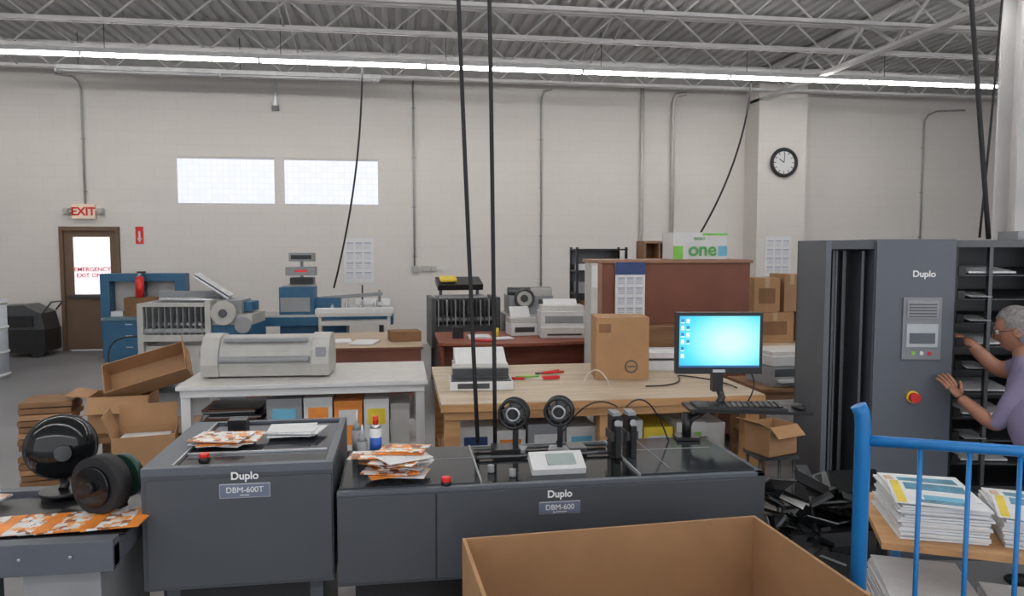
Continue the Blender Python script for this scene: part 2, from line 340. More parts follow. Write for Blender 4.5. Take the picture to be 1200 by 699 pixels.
m.tube(curve((.96,3.2,1.08),(.70,3.3,.9),(0,0,.09)),.004,BLK,6).tube(curve((1.0,3.2,1.08),(1.25,3.33,.88),(0,0,.1)),.004,BLK,6)
for xx,yy in((.36,3.0),(.44,2.93)): m.cyl((xx,yy,.87),(xx,yy,.90),.014,GREY3,seg=12)
m.bb(.40,.52,3.22,3.34,.87,.90,BLK).bb(.74,.82,3.2,3.3,.87,.90,DKST)
mo=m.done(bevel=.004)
text('Duplo',.040,(.612,y0-.014,.826),mo,WT,bold=.001); text('DBM-600',.030,(.612,y0-.018,.774),mo,WT); text('bookletmaker',.010,(.612,y0-.018,.756),mo,WT)
for (xx,yy,zz,r) in((.50,3.26,1.06,.062),(.70,3.23,1.07,.060)):
    q=B('wire_spool'); q.cyl((0,.0,0),(0,-.045,0),r*.72,DKST,seg=28)
    for dy in(0,-.05): q.torus((0,dy,0),r,.008,BLK,'y',30)
    for dy in (.002,-.052):
        for i in range(3):
            a=i*math.pi/3+.3; q.box((0,dy,0),(r*2,.004,.010),BLK,(0,a,0))
    q.torus((0,-.053,0),r*.45,.006,SILV,'y',24).cyl((0,.03,0),(0,-.075,0),.014,BLK).bb(-.012,.012,.012,.035,.882-zz,.0,BLK).bb(-.05,.05,-.03,.05,.882-zz,.895-zz,GREY3)
    q.done((xx,yy,zz),rz=-18)
p=B('computer_monitor')
p.bb(-.210,.210,-.012,.03,-.15,.15,BLK)
def screen():
    mm=bpy.data.materials.new('lcd_desktop'); mm.use_nodes=True; nt=mm.node_tree; b=nt.nodes['Principled BSDF']; tc=nt.nodes.new('ShaderNodeTexCoord')
    gr=nt.nodes.new('ShaderNodeTexGradient'); gr.gradient_type='SPHERICAL'; mp=nt.nodes.new('ShaderNodeMapping'); mp.inputs['Location'].default_value=(-.15,0,-.02); mp.inputs['Scale'].default_value=(3.0,3.0,4.2)
    nt.links.new(tc.outputs['Object'],mp.inputs[0]); nt.links.new(mp.outputs[0],gr.inputs[0]); cr=nt.nodes.new('ShaderNodeValToRGB')
    cr.color_ramp.elements[0].color=(.02,.33,.80,1); cr.color_ramp.elements[1].color=(.62,1.0,.92,1); cr.color_ramp.elements[1].position=.85
    e=cr.color_ramp.elements.new(.35); e.color=(.08,.72,.92,1)
    nt.links.new(gr.outputs[0],cr.inputs[0]); nt.links.new(cr.outputs[0],b.inputs['Emission Color']); b.inputs['Emission Strength'].default_value=1.1; b.inputs['Base Color'].default_value=(.02,.05,.08,1); b.inputs['Roughness'].default_value=.2; return mm
ICO=mat('screen_icons',(.8,.9,.92),.4,emit=.9); ICD=mat('screen_icons_dark',(.05,.2,.45),.4,emit=.5)
p.bb(-.195,.195,-.0135,-.012,-.118,.133,screen()).bb(-.195,.195,-.0145,-.0135,-.118,-.108,mat('taskbar',(.02,.10,.25),.4,emit=.6))
for i in range(6):
    for j in range(2 if i<4 else 1): p.bb(-.187+.026*j,-.173+.026*j,-.0145,-.0135,.105-.034*i,.119-.034*i,ICO if (i+j)%2 else ICD).bb(-.189+.026*j,-.171+.026*j,-.0145,-.0135,.099-.034*i,.102-.034*i,ICO)
p.bb(-.03,.03,-.014,-.012,-.142,-.128,SILV)
p.bb(-.05,.05,.03,.06,-.08,.02,BLK).tube([(0,.05,-.03),(.0,.06,-.17),(.02,.0,-.27),(-.04,-.03,-.34)],.018,BLK,10).bb(-.025,.025,.0,.05,-.24,-.14,BLK)
p.tube([(-.02,0,-.31),(-.14,-.05,-.36),(-.16,-.06,-.40)],.015,BLK,10).cyl((-.165,-.06,-.33),(-.165,-.06,-.45),.022,BLK).bb(-.22,-.11,-.11,-.01,-.453,-.440,BLK)
p.box((.12,-.06,-.31),(.58,.18,.014),BLK,(0,R(1.5),0)).box((.08,-.07,-.297),(.43,.14,.016),mat('keyboard_keys',(.03,.03,.035),.5),(0,R(1.5),0))
for r in range(5):
    for q in range(15): p.box((-.115+.027*q+.004*r,-.12+.026*r,-.287),(.021,.020,.006),BLK,(0,R(1.5),0))
p.sph((.37,-.07,-.30),.03,BLK,(1,1.5,.6))
p.tube(curve((.1,.05,-.1),(.15,.02,-.3),(.06,0,.02)),.004,BLK,6)
p.done((1.525,3.40,1.335),rz=-8)
v=B('delivery_conveyor'); x0,x1,y0,y1=-2.5,-.985,2.66,3.30
v.bb(x0,x1,y0,y1,.70,.775,GREY2).bb(x0,x1,y0+.1,y1-.1,.775,.785,BLK)
v.bb(x0,x1,y0-.01,y0+.05,.69,.80,GREY2).bb(x0,x1,y1-.05,y1+.01,.69,.80,GREY2)
for a in(-2.3,-1.45): 
    for q in(y0+.05,y1-.1): v.bb(a,a+.06,q,q+.06,0,.7,GREY)
v.bb(-1.3,-1.05,y0+.05,y1-.1,.35,.7,GREY3).bb(-2.3,-1.4,y0+.09,y0+.12,.3,.34,GREY)
for i in range(9): v.cyl((x0+.1+.16*i,y0-.012,.75),(x0+.1+.16*i,y0-.016,.75),.006,SILV,seg=8)
v.done(bevel=.004)
s=B('booklets_on_conveyor')
for i in range(22): s.box((-2.05+.05*i,2.83,.795+.0008*i),(.15,.19,.005),BR if i%3 else ORANGE,(0,R(-3),R(random.uniform(-3,3))))
s.done()
s=B('loose_brochures'); s.box((-1.75,3.12,.806),(.3,.2,.008),PAPER,(0,0,R(15))).box((-1.68,3.10,.815),(.25,.18,.008),BR2,(0,0,R(-12))).box((-1.8,3.05,.824),(.18,.12,.006),mat('red_print',(.6,.08,.06),.5,0,.3,25),(0,0,R(8))).bb(-1.88,-1.6,3.0,3.2,.787,.802,PAPER).done()
s=B('paddle_wheel'); s.sph((0,0,.19),.13,BLKG,(1,.75,1),seg=32)
for i in range(3): s.torus((0,-.03*i,.19),.128-.012*i*i,.006,BLK,'y',40)
s.cyl((0,-.06,.19),(0,-.125,.19),.03,DKST).tube([(.0,.02,.08),(.01,.02,.03),(0,.0,.012)],.018,BLK,10).cyl((0,0,0),(0,0,.014),.085,BLK,seg=30); s.done((-1.37,3.20,.802),rz=25)
s=B('delivery_roller')
s.cyl((0,-.035,.115),(0,.035,.115),.108,RUB,seg=40).cyl((0,-.05,.115),(0,-.035,.115),.075,BLKG,seg=36).cyl((0,-.07,.115),(0,-.05,.115),.02,BLK)
s.cyl((0,.035,.115),(0,.10,.115),.03,mat('green_hub',(.03,.13,.07),.4)).bb(-.02,.02,.06,.10,.0,.14,BLK).cyl((0,.09,.115),(0,.12,.115),.085,mat('green_roller',(.02,.06,.045),.3),seg=36)
s.done((-1.115,2.92,.802),rz=-25)
s=B('spray_can'); s.cyl((0,0,0),(0,0,.15),.025,WHT).cyl((0,0,.04),(0,0,.11),.0255,mat('can_blue',(.03,.12,.5),.4)).cyl((0,0,.15),(0,0,.165),.025,SILV,.012).cyl((0,0,.165),(0,0,.20),.012,RED).done((-.115,3.2,.876))
for (xx,yy,h) in((-.20,3.30,.2),(-.17,3.17,.17)):
    s=B('oil_bottle'); s.cyl((0,0,0),(0,0,h*.6),.022,GREY3).cyl((0,0,h*.6),(0,0,h*.75),.022,GREY3,.008).cyl((0,0,h*.75),(0,0,h),.008,WHT,.003).done((xx,yy,.876))
def sheets(name,n,cx,cy,z,w_,d_,mats,jit=.03,ang=20,t=.004,base=0,tilt=0):
    s=B(name)
    for i in range(n): s.box((random.uniform(-jit,jit),random.uniform(-jit,jit)*.7,t*(i+.5)+(.012 if tilt else 0)),(w_,d_,t*.6),mats[i%len(mats)],(R(random.uniform(-tilt,tilt)),R(random.uniform(-tilt,tilt)),R(base+random.uniform(-ang,ang))))
    return s.done((cx,cy,z))
sheets('brochure_pile',16,-.05,2.98,.880,.19,.13,[BR,PAPER,ORANGE,BR],.075,35,.0055,tilt=3)
sheets('printed_sheets',6,-.72,3.20,.990,.22,.17,[PAPER,BR,ORANGE,BR],.04,18)
sheets('white_sheets',5,-.46,3.31,.990,.20,.16,[PAPER],.02,14)
def cable(name,pts,r,m=RUB): return B(name).tube(pts,r,m,8).done()
def at(x,d): return (x*cA+d*sA,-x*sA+d*cA)
def hp(x,d,z): a=at(x,d); return (a[0],a[1],z)
cable('hanging_air_hose',curve(hp(-.306,3.4,5.12),hp(-.159,3.4,.89),(-.01,0,0)),.0095)
cable('hanging_air_hose',curve(hp(-.150,3.4,5.12),hp(-.079,3.4,.89),(.012,0,0)),.0095)
cable('hanging_power_cord',curve(hp(-2.22,11.2,4.45),hp(-2.62,10.9,1.2),(.1,0,0)),.014)
cable('hanging_power_cord',curve(hp(3.9,12.3,4.52),hp(2.96,12,1.9),(.18,0,0)),.016)
cable('hanging_power_cord',curve(hp(2.5,4.5,5.12),hp(2.88,4.5,1.85),(0,0,0)),.014)
cable('hanging_power_cord',curve(hp(3.05,4.65,5.12),hp(2.90,4.62,1.86),(.02,0,0)),.007)
def openbox(name,w_,d_,h,t=.006,flaps=(),loc=(0,0,0),rz=0,fill=0,mats=(None,None),rot=None):
    mo_,mi=mats; mo_=mo_ or CARD; mi=mi or CARD2
    s=B(name)
    s.bb(-w_/2,w_/2,-d_/2,d_/2,0,t,mi)
    s.bb(-w_/2,w_/2,-d_/2,-d_/2+t,0,h,mo_).bb(-w_/2,w_/2,d_/2-t,d_/2,0,h,mo_).bb(-w_/2,-w_/2+t,-d_/2+t,d_/2-t,0,h,mo_).bb(w_/2-t,w_/2,-d_/2+t,d_/2-t,0,h,mo_)
    fl=d_*.45
    for (side,ang) in flaps:
        a=R(ang); L=fl
        if side=='L': s.box((-w_/2-L/2*math.cos(a),0,h+L/2*math.sin(a)),(L,d_*.97,t),mo_,(0,a,0))
        if side=='R': s.box((w_/2+L/2*math.cos(a),0,h+L/2*math.sin(a)),(L,d_*.97,t),mo_,(0,-a,0))
        if side=='F': s.box((0,-d_/2-L/2*math.cos(a),h+L/2*math.sin(a)),(w_*.97,L,t),mo_,(-a,0,0))
        if side=='K': s.box((0,d_/2+L/2*math.cos(a),h+L/2*math.sin(a)),(w_*.97,L,t),mo_,(a,0,0))
    if fill:
        for i in range(6): s.box((random.uniform(-.02,.02),random.uniform(-.02,.02),h*fill-.012*i),(w_*.8,d_*.8,.01),PAPER,(0,0,R(random.uniform(-8,8))))
    return s.done(loc,rz,rot=rot)
openbox('large_cardboard_box',1.10,.84,.8,.012,loc=(.77,2.10,0),rz=3)
# blue trolley, local frame with origin at the near-left post
CR=-26; CL=Vector((1.43,2.11,0)); cm=Matrix.Rotation(R(CR),3,'Z')
def cl(x,y,z): 
    p=cm@Vector((x,y,0)); return (p.x+CL.x,p.y+CL.y,z)
c=B('trolley_cart'); X0,X1,Y0,Y1=0,.80,0,.58; r=.024
c.tube([(X0,0,.12),(X0,0,1.24),(X0-.004,0,1.28),(X0-.016,0,1.305)],r,CBLUE,14)
c.tube([(X1,0,.12),(X1,0,1.30)],r,CBLUE,14)
c.tube([(X0,0,1.195),(X1,0,1.195)],.017,CBLUE,12).tube([(X0,0,.30),(X1,0,.30)],.016,CBLUE,12)
for k in range(5): c.tube([(.133*(k+1)+.03,0,.30),(.133*(k+1)+.03,0,1.195)],.0075,CBLUE,8)
for xx in(.2,X1): 
    c.tube([(xx,Y1-.06,.12),(xx,Y1-.06,.82)],.016,CBLUE,12); c.tube([(xx,0,.20),(xx,Y1-.06,.20)],.016,CBLUE,10)
for z in(.86,.50,.22): c.bb(X0+.07,X1-.03,.03,Y1-.02,z-.02,z,WOOD)
for xx,yy in((X0,0),(X1,0),(.2,Y1-.06),(X1,Y1-.06)): c.cyl((xx,yy-.02,.06),(xx,yy+.02,.06),.06,RUB).cyl((xx,yy,.1),(xx,yy,.14),.018,SILV)
c.done(CL,CR)
def magstack(name,x,y,z,w_,d_,n,rz=0,top=True,t=.008):
    s=B(name)
    for i in range(n): s.box((random.uniform(-.008,.008),random.uniform(-.008,.008),t*(i+.5)),(w_,d_,t*.8),PAPER,(0,0,R(random.uniform(-2,2))))
    if top:
        z1=t*n
        for k,(ox,oy,an) in enumerate(((.0,.02,2),(-.01,-.06,-6))):
            Rz=Matrix.Rotation(R(an),3,'Z')
            def pc(cx,cy,dz,w,dd,mm):
                q=Rz@Vector((cx,cy,0)); s.box((q.x+ox,q.y+oy,z1+.004*k+dz),(w,dd,.002),mm,(0,0,R(an)))
            pc(0,0,.001,w_*.94,d_*.72,PAPER); pc(.02,.07,.0025,w_*.7,d_*.20,TEAL); pc(-w_*.38,.0,.0025,w_*.10,d_*.66,YEL if k else TANP); pc(.03,-.05,.0025,w_*.45,d_*.14,LBLUE if k else TANP)
            for q in range(3): pc(.02,-.10+.012*q,.0028,w_*.5,.004,TEAL)
    return s.done((x,y,z),rz)
def onc(n_,x,y,z,*a,rz=0,**k): p=cl(x,y,z); return magstack(n_,p[0],p[1],p[2],*a,rz=CR+rz,**k)
onc('magazine_stack',.25,.27,.861,.26,.36,14,rz=3); onc('magazine_stack',.56,.27,.861,.24,.34,11,rz=-5); onc('magazine_stack',.24,.26,.501,.28,.36,20,rz=3,top=False); onc('magazine_stack',.57,.26,.501,.24,.34,14,rz=-3,top=False)
# collator tower, local frame: origin front-left foot
TL=Vector((2.38,3.90,0)); TR=-12
k=B('paper_collator'); YK=.50; XE=1.62
k.bb(0,XE,0,YK,0,.40,GREY).bb(0,XE,YK-.03,YK,.4,1.84,GREY)
k.bb(0,.03,0,YK-.03,.40,1.84,GREY2).bb(.03,.265,.20,YK-.03,.40,1.80,BLK).bb(.03,.265,0,YK-.03,1.79,1.84,GREY)
k.bb(.06,.075,.06,.2,.42,1.78,GREY).bb(.10,.11,.12,.2,.42,1.78,DKST).bb(.21,.225,.03,.2,.42,1.78,GREY).bb(.15,.17,.15,.2,.42,1.78,DKST)
k.bb(.265,.705,-.01,YK-.03,.40,1.845,GREY2).bb(.27,.70,-.025,-.01,.12,1.835,GREY2)
k.bb(.705,.725,0,YK-.03,.40,1.84,BLK).bb(.725,1.50,YK-.08,YK-.03,.4,1.80,BLK).bb(1.5,XE,0,YK-.03,.4,1.84,GREY).bb(.705,1.5,.0,YK-.03,1.80,1.84,DKST)
k.bb(.725,1.5,0,YK-.08,.4,.44,BLK)
for i in range(9):
    z=.58+.135*i
    k.box((1.11,.20,z),(.72,.36,.006),DKST,(R(6),0,0)).bb(.74,.78,.02,.4,z-.02,z+.03,BLK)
    if i in(0,2,3,5,8): k.box((.94,.18,z+.012),(.26,.26,.010),PAPER,(R(6),0,0))
    else: k.box((.86,.08,z+.006),(.12,.16,.005),GREY3,(R(6),0,0))
k.bb(.90,.92,.01,.04,.44,1.80,DKST).bb(1.30,1.33,.01,.04,.44,1.80,GREY3)
px=.42
k.bb(px,px+.21,-.035,-.025,1.17,1.52,mat('console_grey',(.22,.23,.25),.45)).bb(px+.02,px+.19,-.040,-.035,1.40,1.50,GREY3).bb(px+.02,px+.19,-.042,-.035,1.24,1.37,mat('panel_display',(.42,.45,.47),.3)).bb(px+.035,px+.175,-.043,-.042,1.26,1.32,GREY2)
for i in range(5): k.bb(px+.03,px+.18,-.043,-.039,1.41+.017*i,1.416+.017*i,GREY)
for a,mm_ in((.06,GREEN),(.105,WHT),(.15,RED)): k.cyl((px+a,-.035,1.205),(px+a,-.041,1.205),.011,mm_)
k.cyl((.49,-.025,.955),(.49,-.04,.955),.035,YEL).cyl((.49,-.04,.955),(.49,-.07,.955),.028,RED)
ko=k.done(TL,TR,bevel=.005); text('Duplo',.05,(.53,-.027,1.65),ko,WT,bold=.001)
p_=Matrix.Rotation(R(TR),3,'Z')@Vector((1.25,.25,0))+TL
B('small_carton').bb(-.12,.08,-.1,.1,0,.05,GREY3).bb(.1,.24,-.1,.1,0,.08,DKST).done((p_.x,p_.y,1.843),TR)
s=B('black_tray_pile')
for i in range(110):
    zz=random.uniform(.02,.60); sc=1-zz*.8
    s.box((random.uniform(-.42,.42)*sc,random.uniform(-.22,.20)*sc,zz),(random.uniform(.10,.26),random.uniform(.06,.16),random.uniform(.004,.02)),random.choice([BLKG,BLK,BLKG,DKST]),(R(random.uniform(-40,40)),R(random.uniform(-40,40)),R(random.uniform(0,180))))
s.box((0,0,.2),(.5,.3,.36),BLK)
s.done((2.10,3.48,.0))
s=B('wire_stand'); 
for a in(-.1,.1): s.cyl((a,-.08,0),(a,-.08,.62),.008,DKST,seg=8).cyl((a,.08,0),(a,.08,.62),.008,DKST,seg=8)
s.bb(-.12,.12,-.1,.1,.60,.62,DKST).done((2.10,3.95,0))
openbox('small_cardboard_box',.22,.18,.17,.005,flaps=(('L',25),('F',-40)),loc=(2.10,3.95,.622),rz=20)

# ================================================================ BENCHES
def bench(name,x0,x1,y0,y1,z,top,leg,th=.04,shelf=None,apron=.10,lt=.08,mid=True):
    s=B(name); s.bb(x0,x1,y0,y1,z-th,z,top); s.bb(x0-.002,x1+.002,y0-.004,y0,z-th,z-.004,leg)
    xs=[x0+.02,x1-.02-lt]; 
    if mid: xs.append((x0+x1)/2-lt/2)
    for a in xs:
        for q in(y0+.03,y1-.03-lt): s.bb(a,a+lt,q,q+lt,0,z-th,leg)
    s.bb(x0+.02,x1-.02,y0+.015,y0+.03,z-th-apron,z-th,leg).bb(x0+.02,x1-.02,y1-.03,y1-.015,z-th-apron,z-th,leg)
    if shelf is not None: s.bb(x0+.03,x1-.03,y0+.05,y1-.05,shelf-.03,shelf,leg)
    return s.done(bevel=.003)
bench('work_bench',.22,2.2,4.22,5.58,.90,WTOP,WOOD,.05,.42,.05,.09)
bench('white_work_bench',-1.45,.17,5.02,5.88,.90,OFFW,WHT,.03,.45,.05,.06,False)
bench('long_table',-1.6,.22,7.80,9.2,.76,TAN,BROWN,.03,.25,.16,.07)
d=B('office_desk'); pts=[(.40,9.1),(.40,8.05)]
for i in range(11):
    tt=i/10; pts.append((.45+1.65*tt,8.05-.16*math.sin(math.pi*tt)))
pts+=[(2.15,8.05),(2.15,9.1)]
d.prism(pts,'xy',.725,.76,CHER).bb(.42,.46,8.12,9.05,0,.725,CHER).bb(2.08,2.12,8.12,9.05,0,.725,CHER).bb(.46,2.08,8.35,8.38,.2,.725,CHER).done(bevel=.004)
def carton(name,x,y,z,w_,d_,h,m_=CARD,rz=0,tape=True,label=None):
    s=B(name); s.bb(-w_/2,w_/2,-d_/2,d_/2,0,h,m_)
    TP=mat('packing_tape',(.45,.31,.17),.3)
    if tape: s.bb(-.025,.025,-d_/2-.001,d_/2+.001,h-.0,h+.0015,TP); s.bb(-.025,.025,-d_/2-.0015,-d_/2,h*.72,h,TP)
    if label: s.bb(-w_*.32,w_*.32,-d_/2-.0015,-d_/2,h*.25,h*.7,label)
    return s.done((x,y,z),rz,bevel=.003)
o=B('cardboard_box'); o.bb(-.18,.18,-.15,.15,0,.42,CARD).bb(-.18,-.005,-.15,.15,.42,.424,CARD).bb(.005,.18,-.15,.15,.42,.424,CARD)
LOGO=mat('box_logo',(.10,.08,.07),.7)
o.cyl((.06,-.15,.09),(.06,-.1525,.09),.045,LOGO,seg=24).cyl((.06,-.152,.09),(.06,-.1535,.09),.034,CARD,seg=24).bb(.03,.09,-.154,-.1525,.085,.095,LOGO).bb(-.16,-.08,-.1515,-.15,.32,.38,CARDD).done((1.50,4.98,.902),rz=-8,bevel=.003)
l=B('laminating_machine')  # rounded grey laminator on the white bench
prof=[(-.16,0),(.16,0),(.17,.10),(.15,.20),(.09,.26),(-.02,.275),(-.10,.25),(-.16,.17),(-.18,.08)]
l.prism(prof,'yz',-.31,.31,BEIGE).prism([(a*1.06,b*1.05) for a,b in prof],'yz',-.43,-.31,BEIGE).prism([(a*1.06,b*1.05) for a,b in prof],'yz',.31,.43,BEIGE)
l.bb(-.3,.3,-.17,-.155,.05,.07,GREY3).bb(-.28,.28,-.15,-.05,.235,.26,GREY3).cyl((-.30,-.19,.12),(.30,-.19,.12),.022,GREY3).cyl((-.47,-.02,.15),(-.43,-.02,.15),.05,GREY3).bb(.34,.41,-.18,-.16,.1,.2,GREY3)
for xx in(-.38,.38): 
    for yy in(-.12,.12): l.cyl((xx,yy,-.010),(xx,yy,0),.02,RUB)
l.done((-.92,5.42,.913),rz=-3,bevel=.012)
def stackboxes(name,x0,x1,y,z,seq,dep=.3):
    s=B(name); x=x0
    for (w_,h,m_,lab) in seq:
        if x+w_>x1: break
        yo=random.uniform(-.03,.03); s.bb(x,x+w_-.012,y+yo,y+yo+dep,z,z+h,m_)
        s.bb(x-.001,x+w_-.011,y+yo-.002,y+yo+dep,z+h-.04,z+h+.002,m_)
        if lab: s.bb(x+w_*.15,x+w_*.8,y+yo-.004,y+yo-.002,z+h*.45,z+h*.80,lab)
        x+=w_
    return s.done(bevel=.003)
stackboxes('paper_carton_row',.33,2.1,4.36,.422,[(.22,.30,WHT,NAVY),(.20,.27,WHT,ORANGE),(.24,.31,GREY3,WHT),(.20,.28,WHT,LBLUE),(.07,.2,DKST,None),(.22,.31,WHT,NAVY),(.2,.26,YEL,WHT),(.2,.29,WHT,GREEN),(.15,.27,WHT,None)],dep=.4)
stackboxes('paper_carton_row',-.90,.09,5.12,.452,[(.24,.33,GREY3,LBLUE),(.20,.33,WHT,ORBOX),(.20,.30,ORBOX,WHT),(.18,.31,WHT,YEL),(.14,.27,BEIGE,None)],dep=.35)
s=B('dark_sheet_stack')
for i in range(22): s.box((random.uniform(-.03,.03),0,.012*i+.01),(.34,.34,.008),random.choice([BLK,DKST,GREY3,BROWN]),(0,0,R(random.uniform(-4,4))))
s.done((-1.14,5.34,.452))
s=B('desktop_scale'); s.bb(-.2,.2,-.13,.13,0,.055,WHT).bb(-.19,.19,-.12,.12,.055,.06,DKST).bb(-.18,.18,.0,.12,.06,.13,BEIGE).bb(-.18,.18,-.01,.0,.065,.12,DKST).bb(-.15,.05,-.132,-.13,.012,.045,DKST).done((.50,4.72,.902),rz=-3,bevel=.008)
s=B('paper_jogger'); s.bb(-.19,.19,-.12,.12,0,.08,OFFW).prism([(-.12,.08),(.12,.08),(.12,.17),(.06,.17)],'yz',-.18,.18,WHT).bb(-.1,.1,-.122,-.12,.02,.06,DKST).cyl((.14,-.122,.04),(.14,-.13,.04),.012,BLK).done((.55,5.25,.902),bevel=.008)
s=B('pliers')
for sg in(-1,1): s.tube([(.0,0,.01),(.05,.012*sg,.01),(.16,.035*sg,.012)],.008,RED,8).tube([(0,0,.01),(-.05,-.008*sg,.01)],.007,DKST,8)
s.done((.98,5.12,.902),rz=20)
s=B('hand_tools'); s.tube([(-.1,0,.01),(.0,0,.01)],.010,RED,8).tube([(0,0,.01),(.13,0,.01)],.004,SILV,6).tube([(-.06,.06,.01),(.1,.09,.01)],.007,GREEN,8).box((.18,.04,.012),(.12,.03,.02),RED,(0,0,R(15))).box((-.15,.05,.015),(.06,.09,.03),BLK).done((.82,4.92,.902),rz=-10)
s=B('cable_on_bench').tube(curve((1.55,4.55,.907),(1.9,4.9,.907),(.05,-.1,.0))+curve((1.92,4.9,.908),(2.1,4.4,.910),(.06,.02,0)),.005,BLK,6).tube(curve((1.2,4.8,.905),(1.33,4.6,.905),(0,0,.09)),.004,WHT,6).done()
s=B('white_paper_tray'); s.bb(-.15,.15,-.12,.12,0,.01,WHT).bb(-.15,-.14,-.12,.12,0,.14,WHT).bb(.14,.15,-.12,.12,0,.14,WHT).bb(-.15,.15,.11,.12,0,.14,WHT).bb(-.13,.13,-.1,.1,.01,.07,PAPER).bb(-.13,.13,-.11,.1,.09,.13,PAPER).done((1.92,5.25,.902),rz=-6)
HT=mat('hutch_trim',(.32,.16,.10),.5)
h=B('storage_hutch'); h.bb(1.74,3.12,6.32,6.38,.1,1.66,BROWN).bb(1.72,1.76,6.38,6.85,0,1.66,OFFW).bb(3.08,3.12,6.38,6.85,0,1.66,BROWN).bb(1.70,3.14,6.30,6.87,1.66,1.69,HT).bb(1.70,1.74,6.30,6.38,0,1.66,HT).bb(1.76,3.08,6.82,6.85,.1,1.66,BROWN)
h.bb(1.64,1.70,6.30,6.34,0,1.66,OFFW).bb(2.0,2.75,6.10,6.32,.1,1.12,DWOOD)
h.done(bevel=.003)
calendar('hutch_calendar',1.99,6.298,1.42,.27,.50,head=NAVY)
B('pinned_note').bb(1.645,1.695,6.290,6.298,1.45,1.64,PAPER).done()
s=B('copy_paper_carton'); s.bb(-.25,.25,-.16,.16,0,.24,WHT).bb(-.253,.253,-.163,.163,.15,.243,WHT).bb(-.25,-.16,-.164,-.16,.0,.12,GREEN).bb(.02,.253,-.1645,-.163,.215,.235,GREEN).bb(.17,.25,-.164,-.16,.03,.12,LBLUE)
so=s.done((2.68,6.55,1.692),rz=-3,bevel=.003); text('one',.17,(.02,-.168,.085),so,mat('green_ink',(.10,.38,.10),.5),bold=.004); text('exact',.05,(-.01,-.168,.19),so,mat('green_ink',(.10,.38,.10),.5))
s=B('metal_shelf'); 
for xx in(2.27,2.93):
    for yy in(9.45,9.8): s.bb(xx-.015,xx+.015,yy-.015,yy+.015,0,1.8,BLK)
for z in(.3,.85,1.2,1.5,1.78): s.bb(2.25,2.95,9.44,9.81,z-.02,z,BLK)
s.bb(2.26,2.94,9.79,9.80,.3,1.78,DKST)
s.bb(2.3,2.6,9.5,9.75,1.2,1.34,GREY3).bb(2.65,2.85,9.5,9.7,1.5,1.62,DWOOD).bb(2.35,2.6,9.5,9.7,.85,1.1,CARDD).bb(2.65,2.9,9.5,9.7,1.2,1.42,DKST).bb(2.3,2.55,9.5,9.7,1.5,1.58,WHT); s.done()
s=B('cubby_shelf'); s.bb(3.02,3.05,9.0,9.3,0,1.88,DWOOD).bb(3.40,3.43,9.0,9.3,0,1.88,DWOOD).bb(3.02,3.43,9.27,9.3,0,1.88,DWOOD)
for z in(.02,.5,1.0,1.4,1.64,1.86): s.bb(3.05,3.4,9.0,9.27,z-.01,z+.02,DWOOD)
s.bb(3.215,3.235,9.0,9.27,1.64,1.86,DWOOD).done()
bench('side_table',3.55,4.9,7.1,8.0,.79,TAN,BROWN,.03,.3,.06,.06,False)
carton('cardboard_box',3.90,7.5,.792,.44,.35,.32,CARD,3,label=CARDD); carton('cardboard_box',3.83,7.5,1.116,.28,.33,.36,CARD,-4,label=CARDD); carton('cardboard_box',4.42,7.5,.792,.42,.35,.62,CARD2,5); carton('cardboard_box',4.10,7.5,1.116,.18,.30,.40,CARD2,3)
bench('printer_stand',2.75,3.5,5.35,5.95,.70,DWOOD,DWOOD,.03,.3,.06,.05,False)
s=B('desktop_printer'); s.bb(-.24,.24,-.2,.2,0,.16,GREY3).bb(-.24,.24,-.2,.2,.165,.24,WHT).bb(-.2,.2,-.26,-.2,.04,.06,WHT).bb(-.22,.22,-.205,-.2,.08,.14,DKST).bb(-.22,.22,-.15,.2,.24,.27,OFFW).done((3.10,5.62,.702),rz=4,bevel=.006)
s=B('desktop_printer'); s.bb(-.27,.27,-.2,.2,0,.30,WHT).bb(-.27,.27,-.23,-.2,.0,.12,OFFW).bb(-.22,.22,-.205,-.2,.17,.25,GREY3).bb(-.25,.25,-.1,.2,.30,.36,OFFW).bb(-.2,.2,-.235,-.23,.03,.05,DKST).prism([(.1,.36),(.2,.36),(.24,.42),(.20,.42)],'yz',-.2,.2,WHT).done((1.86,8.5,.762),rz=-4,bevel=.01)
s=B('desktop_printer'); s.bb(-.16,.16,-.15,.15,0,.14,WHT).bb(-.16,.16,-.10,.15,.14,.2,BEIGE).bb(-.12,.12,-.155,-.15,.04,.1,DKST).prism([(.05,.2),(.12,.2),(.18,.32),(.15,.32)],'yz',-.12,.12,WHT).done((1.42,8.72,.762),rz=5,bevel=.008)
s=B('desk_clutter'); s.bb(-.45,-.2,-.1,.15,0,.03,PAPER).box((-.08,-.12,.01),(.24,.16,.015),PAPER,(0,0,.3)).cyl((-.12,.12,0),(-.12,.12,.1),.04,YEL).bb(-.62,-.5,.05,.2,0,.12,BLK).box((-.3,-.25,.01),(.2,.15,.012),RED,(0,0,-.3)).done((1.2,8.4,.762))
carton('open_tray_box',.03,8.35,.762,.34,.26,.11,CARDD,8,False)
s=B('label_sheets').box((-.2,0,.01),(.5,.3,.015),PAPER,(0,0,.1)).box((.2,-.1,.008),(.26,.4,.01),PAPER,(0,0,-.2)).box((-.75,-.25,.02),(.35,.3,.035),PAPER,(0,0,.05)).done((-.60,8.28,.762))
